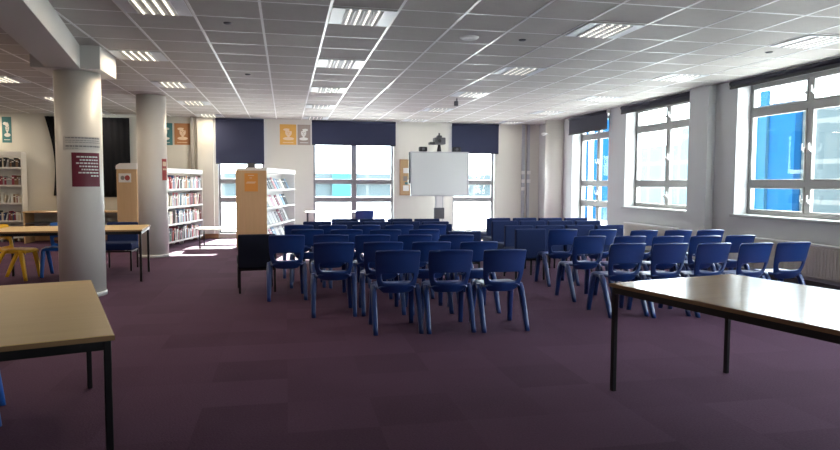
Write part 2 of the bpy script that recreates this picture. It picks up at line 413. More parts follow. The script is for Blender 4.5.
MB().box(-14, 22, 0, 8, 1.55, 1.87).build('spandrel', OUTWHITE, t)
MB().box(-14, 22, .3, 8, 1.87, 2.22).build('upper_glazing', OUTGREY, t)
MB().box(2.9, 4.3, -.05, .28, .74, 2.22).build('cyan_glazing', OUTGLASS2, t)

# ------------------------------------------------------------------ blinds
def blind(name, label, ax, a, b, ztop, zbot, plane, fabric, group=None):
    if ax == 'x': t = thing(name, label, 'blind', ((a+b)/2, plane, zbot), group=group)
    else: t = thing(name, label, 'blind', (plane, (a+b)/2, zbot), group=group)
    L = (b-a)/2; h = ztop-zbot
    rot = Matrix.Identity(4) if ax == 'x' else Matrix.Rotation(R(-90), 4, 'Z')
    m1 = MB().box(-L, L, -.012, -.008, 0.02, h-.03, mtx=rot); m1.build('fabric', fabric, t)
    c = MB(); c.cyl(rot @ Vector((-L, .0, h-.035)), rot @ Vector((L, .0, h-.035)), .032, n=18); c.build('roller', fabric, t)
    c = MB().box(-L, L, -.018, -.002, 0.0, .025, mtx=rot, bev=.004); c.build('bottom_bar', BLKPL, t)
    for s in (-1, 1):
        c = MB().box(s*L-.006+s*.010, s*L+.006+s*.010, -.035, .045, h-.075, h, mtx=rot, bev=.003); c.build('bracket', WHITE, t)
    return t
blind('roller_blind', 'navy roller blind half drawn over the narrow left back window', 'x', -1.61, -.50, CEIL-.01, 1.77, BY-.055, BLIND)
blind('roller_blind', 'wide navy roller blind partly drawn over the double back window', 'x', .63, 2.69, CEIL-.01, 2.25, BY-.055, BLIND)
blind('roller_blind', 'navy roller blind over the back window behind the whiteboard', 'x', 4.13, 5.37, CEIL-.01, 2.09, BY-.055, BLIND)
blind('roller_blind', 'dark blind rolled up above the nearest right window', 'y', 6.24, 8.62, CEIL-.012, 2.74, RX-.055, BLINDG)
blind('roller_blind', 'dark blind rolled up above the middle right window', 'y', 9.54, 11.82, CEIL-.012, 2.70, RX-.055, BLINDG)
blind('roller_blind', 'slate blind lowered a little over the far right window', 'y', 12.38, 14.22, CEIL-.012, 2.46, RX-.055, BLINDG)
# black curtains on the left window: wavy cloth
def curtain(label, xa_t, xb_t, xa_b, xb_b, zt, zb, y):
    mb = MB(); N = 26; Mz = 10; vs = []
    for j in range(Mz+1):
        f = j/Mz; z = zt+(zb-zt)*f; xa = xa_t+(xa_b-xa_t)*f+.10*math.sin(PI*f); xb = xb_t+(xb_b-xb_t)*f
        vs.append([mb.bm.verts.new((xa+(xb-xa)*k/N, y+.022*math.sin(k*1.9+f), z)) for k in range(N+1)])
    for j in range(Mz):
        for k in range(N):
            q = mb.bm.faces.new((vs[j][k], vs[j][k+1], vs[j+1][k+1], vs[j+1][k])); q.smooth = True
    o = mb.build('curtain', CURTAIN); tag(o, label, 'curtain')
    sm = o.modifiers.new('cloth', 'SOLIDIFY'); sm.thickness = .006; return o
curtain('black curtain hanging slightly askew left of the front column', -5.28, -4.6, -5.14, -4.6, 2.80, 1.02, BY-.07)
curtain('black curtain covering the window between the two round columns', -4.58, -3.50, -4.58, -3.50, 2.80, .99, BY-.07)

# ------------------------------------------------------------------ ceiling lights
def light_fixture(loc, warm, label):
    t = thing('ceiling_light', label, 'ceiling light', loc, group='square recessed ceiling lights')
    m = MB(); e = .285
    m.box(-e, e, -e, e, -.006, -.004)
    for s in (-1, 1):
        m.box(s*e-.012 if s > 0 else -e, e if s > 0 else -e+.012, -e, e, -.010, -.004); m.box(-e, e, e-.012 if s > 0 else -e, e if s > 0 else -e+.012, -.010, -.004)
    m.box(-e, -.17, -e, e, -.009, -.006); m.box(.17, e, -e, e, -.009, -.006)
    m.build('housing', LAMPHOUSE, t)
    for k in range(4):
        x = -.125+k*.083
        m = MB(); m.cyl((x, -.26, -.010), (x, .26, -.010), .010, n=10); m.build('tube', LAMPWARM if warm else LAMPCOOL, t)
    m = MB()
    for k in range(10):
        y = -.24+k*.053; m.box(-.165, .165, y-.002, y+.002, -.020, -.008)
    for k in range(5): x = -.167+k*.083; m.box(x-.002, x+.002, -.26, .26, -.020, -.008)
    m.build('louvre', ALU, t)
    return t
coln = {-12: 'far left', -8: 'left of the beam', -4: 'just right of the beam', 0: 'middle', 4: 'right of the middle', 8: 'right side'}
rown = {0: 'nearest', 4: 'second', 8: 'third', 12: 'fourth', 16: 'farthest'}
first = {}
LAMP_W, LAMP_C = 5.5, 0.7
for i in (-12, -8, -4, 0, 4, 8):
    for j in (0, 4, 8, 12, 16):
        x = X0+.6*(-3 if (i, j) == (-4, 0) else i)+.3; y = Y0+.6*j+.3
        if abs(x+2.3) < .7 and 7.6 < y < 9.2: pass
        warm = i < 0 and True
        lab = '%s square recessed light in the %s line of ceiling lights' % (rown[j], coln[i])
        la_ = bpy.data.lights.new('lamp', 'AREA'); la_.shape = 'SQUARE'; la_.size = .34; la_.energy = LAMP_W if warm else LAMP_C; la_.color = (1.0, .84, .62) if warm else (1.0, .93, .84)
        lo_ = bpy.data.objects.new('lamp', la_); COL.objects.link(lo_); lo_.location = (x, y, CEIL-.05)
        if warm in first: dup(first[warm], (x, y, CEIL-.006), 0, lab)
        else: first[warm] = light_fixture((x, y, CEIL-.006), warm, lab)
# downlight, sprinklers, sensors
m = MB(); m.lathe([(.0005, -.012), (.05, -.014), (.06, -.02), (.085, -.018), (.10, -.004), (.10, 0)], 28)
o = m.build('ceiling_speaker', WHITE); o.location = (1.89, 6.68, CEIL-.001); tag(o, 'round white ceiling speaker near the middle of the nearest tiles', 'ceiling speaker')
proto = None
for x, y, lab in ((-.53, 6.59, 'left, above the nearest aisle'), (-.51, 9.61, 'left, above the black armchair'), (2.47, 6.67, 'right of the round ceiling speaker'), (5.46, 6.66, 'by the nearest right window')):
    if proto is None:
        m = MB(); m.lathe([(.0005, -.014), (.03, -.014), (.04, -.006), (.04, 0)], 20); proto = m.build('sprinkler_head', GREYP); o = proto
    else: o = proto.copy(); COL.objects.link(o)
    o.location = (x, y, CEIL-.001); tag(o, 'small dark ceiling sprinkler head, '+lab, 'sprinkler', 'dark sprinkler heads in the ceiling')
t = thing('ceiling_hook', 'small dark sensor bracket hanging from the ceiling above the whiteboard', 'sensor', (3.02, 11.45, CEIL-.006))
MB().cyl((0, 0, 0), (0, 0, -.05), .012).build('stem', GREYP, t); MB().box(-.05, .02, -.03, .03, -.14, -.05, bev=.01).build('sensor_head', GREYP, t)
t = thing('security_camera', 'white security camera on the round corner column', 'camera', (6.17, 14.86, 2.52))
MB().cyl((0.02, 0, 0), (-.06, 0, 0.02), .016).build('arm', WHITE, t); m = MB(); m.lathe([(.001, -.06), (.05, -.05), (.062, -.02), (.062, 0), (.001, .012)], 20, (-.09, 0, .03)); m.build('dome', WHITE, t)

# ------------------------------------------------------------------ tables
def legged_table(name, label, corners_local, z, top_t, topm, legs, legr=.016, square=True, apron=.04, legm=BLACK, loc=(0, 0, 0), rz=0, edge=None, inset=.03):
    t = thing(name, label, 'table', loc, rz); (x0, x1, y0, y1) = corners_local
    MB().box(x0, x1, y0, y1, z-top_t, z, bev=.003).build('tabletop', topm, t)
    if edge:
        m = MB()
        m.box(x0-.003, x1+.003, y0-.003, y0+.001, z-top_t+.001, z-.003); m.box(x0-.003, x1+.003, y1-.001, y1+.003, z-top_t+.001, z-.003)
        m.box(x0-.003, x0+.001, y0, y1, z-top_t+.001, z-.003); m.box(x1-.001, x1+.003, y0, y1, z-top_t+.001, z-.003); m.build('edging', edge, t)
    i = inset; m = MB(); q = z-top_t
    if apron:
        m.box(x0+i, x1-i, y0+i, y0+i+.025, q-apron, q-.0005); m.box(x0+i, x1-i, y1-i-.025, y1-i, q-apron, q-.0005)
        m.box(x0+i, x0+i+.025, y0+i, y1-i, q-apron, q-.0005); m.box(x1-i-.025, x1-i, y0+i, y1-i, q-apron, q-.0005)
        m.build('frame', legm, t)
    for (lx, ly) in legs:
        m = MB()
        if square: m.box(lx-legr, lx+legr, ly-legr, ly+legr, 0.0, q-.0005, bev=.004)
        else: m.cyl((lx, ly, 0.0), (lx, ly, q-.0005), legr, n=14)
        l = m.build('leg', legm, t)
    return t
def four(x0, x1, y0, y1, i): return [(x0+i, y0+i), (x1-i, y0+i), (x0+i, y1-i), (x1-i, y1-i)]
# right foreground table: corner (2.05,3.85), left edge towards (3.09,4.09)
ra = math.atan2(.24, 1.04)
Lr = 1.10; Wr = 1.80      # local x along left edge direction, local -y towards the camera
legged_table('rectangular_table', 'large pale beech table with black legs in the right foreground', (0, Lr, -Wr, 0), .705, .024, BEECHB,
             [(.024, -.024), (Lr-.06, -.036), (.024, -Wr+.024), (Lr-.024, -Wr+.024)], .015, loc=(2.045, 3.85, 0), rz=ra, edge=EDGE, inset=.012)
# left foreground table
la = math.atan2(.54, 1.67)     # right edge runs 18 deg left of +Y
legged_table('rectangular_table', 'beech laminate table with black legs in the left foreground', (-.70, 0, 0, 1.75), .705, .024, BEECH,
             four(-.70, 0, 0, 1.75, .025), .015, loc=(-.71, 2.90, 0), rz=la, edge=EDGE, inset=.012)
# middle left table behind the column
legged_table('rectangular_table', 'beech table with black legs behind the front round column', (-1.84, 0, 0, 1.06), .705, .024, BEECH,
             [(-1.81, .03), (-.03, .03), (-1.81, 1.03), (-.03, 1.03)], .015, loc=(-1.89, 9.30, 0), rz=R(5.5), edge=EDGE, inset=.012)
# low white coffee table by left window
t = thing('coffee_table', 'low white rounded coffee table by the narrow left back window', 'table', (-1.32, 13.95, 0))
m = MB(); pts = []
for k in range(40):
    an = 2*PI*k/40; c, s = math.cos(an), math.sin(an); pts.append((math.copysign(abs(c)**.5, c)*.46, math.copysign(abs(s)**.5, s)*.42))
m.loft([[(x, y, .385) for x, y in pts], [(x, y, .41) for x, y in pts]], smooth=False); m.build('tabletop', WHITETOP, t)
for x, y in four(-.4, .4, -.38, .38, .03): MB().cyl((x, y, 0), (x, y, .384), .013).build('leg', BLACK, t)
# white table under the double window
legged_table('white_table', 'white topped table with chrome legs under the double back window', (.42, 1.62, 14.45, 15.05), .70, .022, WHITETOP,
             four(.42, 1.62, 14.45, 15.05, .05)+[(.78, 14.5)], .013, square=False, apron=0, legm=GREYP)
# wooden low desk below black curtain
t = thing('low_desk', 'low wooden desk under the black curtains beside the left bookcase', 'desk', (-5.17, 15.75, 0))
MB().box(-.38, 1.6, -.3, .3, .66, .69, bev=.003).build('desktop', BEECHV, t)
for x in (-.36, .6, 1.58): MB().box(x-.015, x+.015, -.28, .28, .0, .659).build('side_panel', BEECHV, t)
MB().box(-.34, 1.56, .25, .27, .25, .659).build('back_panel', WHITEMETAL, t); MB().box(-.34, 1.56, -.27, .25, .42, .44).build('shelf', GREYP, t)

# ------------------------------------------------------------------ plastic chairs
def grid_shell(fn, us, vs, hole=None, th=.010, mats=None, name='x', parent=None, sub=1):
    bm = bmesh.new(); V = [[bm.verts.new(fn(u, v)) for u in us] for v in vs]
    for j in range(len(vs)-1):
        for i in range(len(us)-1):
            if hole and hole(i, j): continue
            bm.faces.new((V[j][i], V[j][i+1], V[j+1][i+1], V[j+1][i]))
    for v in [v for v in bm.verts if not v.link_faces]: bm.verts.remove(v)
    for f in bm.faces: f.smooth = True
    bmesh.ops.recalc_face_normals(bm, faces=bm.faces)
    me = bpy.data.meshes.new(name); bm.to_mesh(me); bm.free(); me.materials.append(mats)
    o = bpy.data.objects.new(name, me); COL.objects.link(o); o.parent = parent
    s = o.modifiers.new('thick', 'SOLIDIFY'); s.thickness = th; s.offset = 0
    if sub: ss = o.modifiers.new('smooth', 'SUBSURF'); ss.levels = sub; ss.render_levels = sub
    return o
def interp(x, tab):
    for (a, fa), (b, fb) in zip(tab[:-1], tab[1:]):
        if x <= b: return fa+(fb-fa)*(x-a)/(b-a)
    return tab[-1][1]
def plastic_chair(name, label, m, loc, rz=0, group=None, scale=1.0):
    t = thing(name, label, 'chair', loc, rz, group); t.scale = (scale,)*3
    # backrest with hand opening
    zs = [.352, .360, .385, .415, .448, .462, .50, .538, .548, .60, .66, .715, .736, .741]
    us = [-1, -.97, -.84, -.76, -.45, 0, .45, .76, .84, .97, 1]
    wt = [(.352, .118), (.385, .160), (.415, .176), (.45, .186), (.50, .197), (.56, .205), (.66, .210), (.715, .212), (.736, .211), (.741, .205)]
    yt = [(.355, -.135), (.42, -.172), (.50, -.192), (.60, -.215), (.70, -.238), (.722, -.244), (.742, -.264)]
    def bf(u, z):
        w_ = interp(z, wt)*.955; crown = .010*(1-u*u) if z > .69 else 0
        uu = u*(.84 if (.44 <= z <= .455 and abs(u) < .85) else 1.0)
        return Vector((uu*w_, interp(z, yt)+.045*u*u, z+crown))
    grid_shell(bf, us, zs, hole=lambda i, j: 3 <= i <= 6 and 4 <= j <= 6, th=.019, mats=m, name='backrest', parent=t)
    # seat: saddle shaped shell rolling down at the front
    vs = [-.16, -.14, -.08, 0, .08, .15, .185, .20, .203]
    us2 = [-1, -.96, -.8, -.4, 0, .4, .8, .96, 1]
    def sf(u, v):
        w_ = interp(v, [(-.16, .155), (-.10, .185), (.05, .198), (.15, .196), (.20, .185), (.203, .183)])
        z = .420-.016*(1-u*u)*(1 if v < .12 else .4)+ (-.030 if abs(u) == 1 else (-.006 if abs(u) > .9 else 0))
        z -= interp(v, [(-.16, .0), (.12, .0), (.185, .008), (.20, .022), (.203, .045)])
        return Vector((u*w_, v, z))
    grid_shell(sf, us2, vs, th=.012, mats=m, name='seat', parent=t)
    # four channel-section legs
    for sx, top, bot in ((-1, (.180, .140, .405), (.196, .205, 0)), (1, (.180, .140, .405), (.196, .205, 0)), (-1, (.203, -.045, .415), (.206, -.250, 0)), (1, (.203, -.045, .415), (.206, -.250, 0))):
        mb = MB(); rings = []
        for k in range(9):
            f = k/8; f2 = f**0.85
            cx = sx*(top[0]+(bot[0]-top[0])*f2); cy = top[1]+(bot[1]-top[1])*f2; cz = top[2]*(1-f)
            if k == 0: a_, b_ = .020, .026
            else: a_ = .0275-.006*f; b_ = .033-.012*f
            ring = []
            for q in range(16):
                an = 2*PI*q/16; c, s = math.cos(an), math.sin(an)
                ring.append((cx+a_*math.copysign(abs(c)**.6, c), cy+b_*math.copysign(abs(s)**.6, s), cz))
            rings.append(ring)
        mb.loft(rings); mb.build('leg', m, t)
    # under-seat rails joining the legs
    for sx in (-1, 1):
        mb = MB(); mb.box(sx*.178-.012, sx*.178+.012, -.06, .14, .372, .398, bev=.006); mb.build('side_rail', m, t)
    return t

def soft_chair(label, m, loc, rz=0, group=None, name='upholstered_chair'):
    t = thing(name, label, 'chair', loc, rz, group)
    MB().box(-.225, .225, -.255, -.185, .30, .715, bev=.018, seg=3).build('backrest', m, t)
    MB().box(-.225, .225, -.182, .25, .315, .425, bev=.02, seg=3).build('seat', m, t)
    mb = MB()
    for s in (-1, 1): mb.box(s*.205-.011, s*.205+.011, -.23, .23, .285, .307)
    mb.box(-.2, .2, .20, .225, .285, .307); mb.box(-.2, .2, -.235, -.21, .275, .298)
    mb.build('frame', BLACK, t)
    for sx in (-1, 1):
        for yy in (-.222, .222): MB().box(sx*.207-.012, sx*.207+.012, yy-.012, yy+.012, 0, .30, bev=.003).build('leg', BLACK, t)
    return t

rnd = random.Random(4)
OFF = .245
rowname = ['front', 'second', 'third', 'fourth', 'fifth', 'sixth', 'farthest']
ordn = ['first', 'second', 'third', 'fourth', 'fifth', 'sixth']
LEFT = {0: [(.975, 5.66), (1.452, 5.62), (1.948, 5.59)],
        1: [(.47, 6.51), (.97, 6.50), (1.46, 6.47), (1.94, 6.40)],
        2: [(0.0, 7.52), (.50, 7.50), (.98, 7.42), (1.46, 7.36), (1.95, 7.30)],
        3: [(.27, 8.40), (.76, 8.30), (1.25, 8.22), (1.74, 8.19)],
        4: [(.17, 9.30), (.64, 9.23), (1.11, 9.18), (1.59, 9.15), (2.07, 9.12)]}
RIGHT = {0: [(3.37, 5.97), (3.80, 5.90), (4.26, 5.85), (4.71, 5.80), (5.19, 5.83)],
         1: [(3.40, 6.88), (3.86, 6.80), (4.31, 6.74), (4.77, 6.70), (5.24, 6.72)],
         2: [(3.56, 7.96), (4.05, 7.83), (4.53, 7.64), (5.00, 7.60), (5.46, 7.58)]}
pc = None
def put_pc(x, y, rz, lab, grp):
    global pc
    if pc is None: pc = plastic_chair('plastic_chair', lab, BLUEPL, (x, y+OFF, 0), rz, grp)
    else: dup(pc, (x, y+OFF, 0), rz, lab, grp)
for k, row in LEFT.items():
    for i, (x, y) in enumerate(row):
        put_pc(x, y, R(rnd.uniform(-1.5, 2.5)), 'blue plastic chair, %s from the left in the %s row of the left block' % (ordn[i], rowname[k]), 'blue plastic chairs of the left block')
for k, row in RIGHT.items():
    for i, (x, y) in enumerate(row):
        put_pc(x, y, R(rnd.uniform(1, 5)), 'blue plastic chair, %s from the left in the %s row of the right block' % (ordn[i], rowname[k]), 'blue plastic chairs of the right block')
sc0 = None
def put_sc(x, y, rz, lab, grp):
    global sc0
    if sc0 is None: sc0 = soft_chair(lab, NAVYFAB, (x, y+.255, 0), rz, grp)
    else: dup(sc0, (x, y+.255, 0), rz, lab, grp)
put_sc(2.30, 8.25, 0, 'navy upholstered chair at the right end of the fourth row of the left block', 'navy upholstered chairs of the left block')
put_sc(2.28, 9.72, 0, 'navy upholstered chair standing behind the right end of the fifth row of the left block', 'navy upholstered chairs of the left block')
for i in range(5): put_sc(.49+.478*i, 10.62-.055*i, R(rnd.uniform(-1, 1)), 'navy upholstered chair, %s from the left in the second row from the whiteboard, left block' % ordn[i], 'navy upholstered chairs of the left block')
for i in range(4): put_sc(1.0+.48*i, 11.38-.055*i, R(rnd.uniform(-1, 1)), 'navy upholstered chair, %s from the left in the row nearest the whiteboard, left block' % ordn[i], 'navy upholstered chairs of the left block')
G = 'navy upholstered chairs of the right block'
put_sc(3.31, 8.50, R(2), 'navy upholstered chair at the left end of the third row of the right block', G)
for i in range(4): put_sc(3.42+.478*i, 9.25-.03*i, R(rnd.uniform(0, 2)), 'navy upholstered chair, %s from the left in the fourth row of the right block' % ordn[i], G)
for i in range(4): put_sc(3.60+.478*i, 10.43-.05*i, R(rnd.uniform(0, 2)), 'navy upholstered chair, %s from the left in the fifth row of the right block' % ordn[i], G)
for i in range(4): put_sc(3.78+.48*i, 11.29-.05*i, R(rnd.uniform(0, 2)), 'navy upholstered chair, %s from the left in the farthest row of the right block' % ordn[i], G)
soft_chair('black upholstered chair alone at the left end of the third row', BLACKFAB, (-.37, 8.34, 0), R(6), name='upholstered_chair')
# chairs round the other tables
plastic_chair('plastic_chair', 'yellow plastic chair tucked under the table at the left edge', YELLOWPL, (-3.63, 9.86, 0), R(-97))
plastic_chair('plastic_chair', 'bright blue plastic chair on the far side of the beech table beside the yellow chair', BRIGHTBL, (-3.15, 10.12, 0), R(180))
plastic_chair('plastic_chair', 'bright blue plastic chair under the left foreground table, only a leg in view', BRIGHTBL, (-1.82, 4.03, 0), R(-72))
soft_chair('navy upholstered chair behind the beech table, between the two round columns', NAVYFAB, (-2.50, 10.68, 0), R(180))
o = plastic_chair('plastic_chair', 'blue plastic chair by the white table under the double back window', BLUEPL, (1.62, 14.15, 0), R(10))

# ------------------------------------------------------------------ radiators
def radiator(label, y0, y1):
    t = thing('radiator', label, 'radiator', (RX-.09, (y0+y1)/2, .19)); L = (y1-y0)/2
    MB().box(-.035, .045, -L, L, 0, .40, bev=.006).build('panel', RADM, t)
    m = MB(); k = -L+.03
    while k < L-.02: m.box(-.043, -.034, k-.010, k+.010, .03, .375, bev=.003, seg=1); k += .05
    m.build('ribs', RADM, t)
    MB().box(-.05, .055, -L-.004, L+.004, .40, .42, bev=.004).build('top_grille', WHITE, t)
    for s in (-1, 1): MB().cyl((0, s*(L-.06), -.19), (0, s*(L-.06), 0.002), .010).build('pipe', WHITE, t)
radiator('ribbed cream radiator under the nearest right window', 5.6, 8.05)
radiator('ribbed cream radiator under the middle right window', 9.85, 11.5)

# ------------------------------------------------------------------ whiteboard
WX, WYb = 3.55, 15.0
t = thing('whiteboard', 'white interactive board on a mobile stand in front of the back wall', 'whiteboard', (WX, WYb, 0), R(-3))
MB().box(-.665, .665, -.03, -.005, 1.065, 2.045, bev=.003).build('writing_surface', BOARDM, t)
m = MB(); m.box(-.695, -.665, -.04, .02, 1.035, 2.075, bev=.005); m.box(.665, .695, -.04, .02, 1.035, 2.075, bev=.005); m.box(-.665, .665, -.04, .02, 2.045, 2.075, bev=.005); m.box(-.665, .665, -.04, .02, 1.035, 1.065, bev=.005)
m.build('frame', ALU, t)
MB().box(-.735, -.70, -.045, .01, 1.33, 2.06, bev=.005).build('control_strip', BLKPL, t)
for x in (-.085, .085): MB().box(x-.016, x+.016, .03, .065, .12, 2.02, bev=.004).build('post', ALU, t)
MB().box(-.07, .07, .025, .075, .75, 1.5, bev=.004).build('carriage', WHITE, t)
MB().box(-.12, .12, .0, .10, .50, .76, bev=.008).build('control_box', GREYP, t)
m = MB(); m.box(-.5, .5, .02, .08, .05, .11, bev=.01)
for x in (-.48, .48): m.box(x-.03, x+.03, -.35, .35, .05, .11, bev=.01)
m.build('base', GREYP, t)
for x in (-.48, .48):
    for y in (-.3, .3): MB().cyl((x-.02, y, .027), (x+.02, y, .027), .026).build('castor', BLKPL, t)
t = thing('projector', 'dark projector on its bracket above the middle of the whiteboard', 'projector', (WX-.02, WYb-.02, 2.08))
m = MB(); m.cyl((0, .0, 0), (0, .0, .16), .055, .03, n=20); m.build('stand', BLKPL, t)
MB().box(-.13, .13, -.12, .12, .16, .32, bev=.02).build('body', GREYP, t); MB().box(-.24, -.10, -.10, .10, .155, .215, bev=.01).build('side_arm', BLKPL, t)
MB().box(-.06, .05, -.08, .06, .32, .37, bev=.015).build('top_cover', GREYP, t); MB().cyl((-.02, -.115, .24), (-.02, -.14, .24), .04, n=20).build('lens', BLKPL, t); MB().cyl((0, 0, .37), (0, 0, .43), .02).build('knob', GREYP, t)
for sx, lab in ((-.40, 'small black speaker on the left of the whiteboard top'), (.40, 'small black speaker on the right of the whiteboard top')):
    t = thing('speaker', lab, 'speaker', (WX+sx, WYb-sx*math.sin(R(3)), 2.078), R(-3)); MB().box(-.10, .10, -.05, .05, 0, .11, bev=.025, seg=3).build('body', BLKPL, t); MB().cyl((0, -.052, .055), (0, -.06, .055), .035, n=20).build('speaker_cone', GREYP, t)
# noticeboard
t = thing('noticeboard', 'cork noticeboard with pinned photos left of the whiteboard', 'noticeboard', (3.09, BY-.012, 1.03))
MB().box(-.27, .27, -.012, .01, 0.02, .88).build('cork_panel', CORK, t)
m = MB(); m.box(-.29, -.265, -.02, .011, 0, .90); m.box(.265, .29, -.02, .011, 0, .90); m.box(-.265, .265, -.02, .011, 0, .025); m.box(-.265, .265, -.02, .011, .875, .90); m.build('frame', WOODFR, t)
for x, z, w_, h_, mm_ in ((-.12, .62, .16, .13, PAPER), (.04, .52, .14, .14, REDP), (-.15, .42, .10, .12, INK), (-.02, .33, .14, .12, PAPER), (.10, .20, .12, .16, REDP), (-.13, .18, .15, .14, PAPER), (.05, .70, .12, .10, PEACH), (-.12, .30, .08, .06, TEAL)):
    MB().box(x-w_/2, x+w_/2, -.016, -.0125, z-h_/2, z+h_/2).build('pinned_photo', mm_, t)

# ------------------------------------------------------------------ posters (flat prints)
def face_poster(label, x0, x1, z0, z1, bgm, inkm, y=BY-.002, flip=1):
    t = thing('poster', label, 'poster', ((x0+x1)/2, y, z0)); w_ = x1-x0; h_ = z1-z0
    MB().box(-w_/2, w_/2, -.004, 0, 0, h_).build('sheet', bgm, t)
    m = MB(); hx = .01*flip
    m.disc(hx, h_*.60, -.0062, w_*.20, h_*.19)                       # face
    m.box(hx-w_*.07, hx+w_*.07, -.0062, -.0042, h_*.34, h_*.46)      # neck
    m.disc(hx, h_*.30, -.0062, w_*.34, h_*.075)                      # shoulders
    m.disc(hx-.045*flip, h_*.74, -.0072, w_*.20, h_*.06)             # hair
    m.box(-w_*.32, w_*.32, -.0062, -.0045, h_*.10, h_*.125)
    m.build('printed_portrait', inkm, t)
    m = MB(); m.disc(hx-.028, h_*.62, -.0088, w_*.04, h_*.014); m.disc(hx+.028, h_*.62, -.0088, w_*.04, h_*.014)
    m.box(hx-.004, hx+.006, -.0088, -.0066, h_*.54, h_*.61); m.box(hx-.022, hx+.022, -.0088, -.0066, h_*.495, h_*.51)
    m.disc(hx+.05*flip, h_*.72, -.0092, w_*.10, h_*.05)
    m.build('printed_features', bgm, t)
face_poster('amber printed portrait poster left of the double window blind', -.13, .26, 2.25, 2.74, AMBER, PEACH)
face_poster('taupe printed portrait poster touching the double window blind', .29, .60, 2.25, 2.74, TAUPE, PAPER, flip=-1)
face_poster('rust coloured portrait poster above the white bookcase', -2.54, -2.19, 2.21, 2.71, RUST, PEACH)
face_poster('teal printed poster just right of the rear round column', -2.92, -2.58, 2.20, 2.71, TEAL, PAPER, flip=-1)
face_poster('dark teal portrait poster above the bookcase at the left edge', -6.17, -5.98, 2.20, 2.77, TEAL, PAPER)

# curved prints on the columns
def curved(mb, cx, cy, r, a0, a1, z0, z1, mi=0, n=14, th=.0015):
    ins, outs = [], []
    for k in range(n+1):
        an = a0+(a1-a0)*k/n
        ins.append((cx+r*math.sin(an), cy-r*math.cos(an))); outs.append((cx+(r+th)*math.sin(an), cy-(r+th)*math.cos(an)))
    for k in range(n):
        vs = [mb.bm.verts.new((*p, z)) for p, z in ((outs[k], z0), (outs[k+1], z0), (outs[k+1], z1), (outs[k], z1))]
        f = mb.bm.faces.new(vs); f.material_index = mi; f.smooth = True
        vs = [mb.bm.verts.new((*p, z)) for p, z in ((ins[k], z0), (ins[k+1], z0), (ins[k+1], z1), (ins[k], z1))]
        f = mb.bm.faces.new(vs[::-1]); f.material_index = mi
    return mb
# angle 0 faces -Y; the camera is seen along angle toward (2.39,-8.35)
ac = math.atan2(2.39, 8.35)
def ang(px):   # -1..1 across the visible width of the front column
    return ac+math.asin(max(-1, min(1, px)))
CX, CY, CR = -2.36, 8.32, .247
a0, a1 = ang((73.5-81.3)/23.5), ang((100-81.3)/23.5)
o = MB(); curved(o, CX, CY, CR+.004, a0, a1, 1.285, 1.672, th=.002)
t = o.build('poster', MAROON); tag(t, 'maroon poster with white lettering on the front round column', 'poster')
r2 = random.Random(2); rows_ = [.90, .78, .92, .80, .72, .84, .35]
for k, wd in enumerate(rows_):
    z = 1.632-k*.036; end = a1-.10; st = end-(a1-a0-.20)*wd; c = st; m = MB()
    while c < end-.03:
        l = min(r2.uniform(.05, .14), end-c); curved(m, CX, CY, CR+.008, c, c+l, z-.016, z, n=3); c += l+.03
    m.build('lettering', PAPER, t)
o = MB(); curved(o, CX, CY, CR+.002, ang(-.66), ang(.86), 1.70, 1.855, th=.001)
t = o.build('wall_sticker', COLUMN); tag(t, 'white sign with faint grey lettering above the maroon poster', 'sign')
for k, (z, hgt) in enumerate(((1.845, .014), (1.812, .006), (1.79, .006), (1.752, .016), (1.722, .005))):
    c = ang(-.55); e = ang(.82 if k != 4 else .0); m = MB()
    while c < e-.03:
        l = r2.uniform(.05, .16); curved(m, CX, CY, CR+.005, c, min(c+l, e), z-hgt, z, n=3); c += l+.025
    m.build('lettering', INK, t)
CY2 = 12.43; ac2 = math.atan2(2.39, CY2)
m = MB(); curved(m, -2.33, CY2, CR+.003, ac2+math.asin(.62), ac2+math.asin(.93), 1.37, 1.75, th=.002); t = m.build('notice', REDP); tag(t, 'red printed notice on the right side of the rear round column', 'notice')
m = MB(); curved(m, -2.33, CY2, CR+.007, ac2+math.asin(.66), ac2+math.asin(.88), 1.55, 1.58); curved(m, -2.33, CY2, CR+.007, ac2+math.asin(.66), ac2+math.asin(.88), 1.62, 1.70); m.build('lettering', PEACH, t)
# small switches on trunking
sw = None
for x, z, lab in ((6.05, 1.62, 'upper left'), (6.20, 1.62, 'upper right'), (6.05, 1.40, 'middle left'), (6.20, 1.40, 'middle right'), (6.05, 1.20, 'lower')):
    if sw is None: sw = MB().box(-.05, .05, -.022, 0, -.045, .045, bev=.004).build('light_switch', WHITE); o = sw
    else: o = sw.copy(); COL.objects.link(o)
    o.location = (x, BY-.051, z); tag(o, lab+' white switch plate on the cable trunking by the far right corner', 'switch', 'switch plates on the trunking')

# ------------------------------------------------------------------ bookcases and books
BOOKCOLS = {'maroon': (.22, .02, .05), 'red': (.45, .05, .04), 'orange': (.60, .22, .05), 'cream': (.66, .60, .48), 'white': (.72, .72, .70),
            'dark blue': (.03, .06, .18), 'light blue': (.25, .40, .55), 'green': (.06, .22, .12), 'black': (.02, .02, .025), 'grey': (.28, .28, .29), 'pink': (.62, .28, .32), 'brown': (.20, .11, .06)}
BM = {k: mat('book_cover_'+k.replace(' ', '_'), c, .5) for k, c in BOOKCOLS.items()}
BMESH = {}
def book_mesh(c):
    """unit book: thickness x 1, depth y 1 (spine at -y), height z 1"""
    if c in BMESH: return BMESH[c]
    m = MB(); m.box(-.5, -.42, -.5, .5, 0, 1, 0); m.box(.42, .5, -.5, .5, 0, 1, 0); m.box(-.42, .42, -.5, -.46, 0, 1, 0); m.box(-.42, .42, -.46, .47, .02, .98, 1)
    m.box(-.42, .42, -.505, -.5, .70, .80, 1)
    o = m.build('book', [BM[c], PAPER]); me = o.data; bpy.data.objects.remove(o); BMESH[c] = me; return me
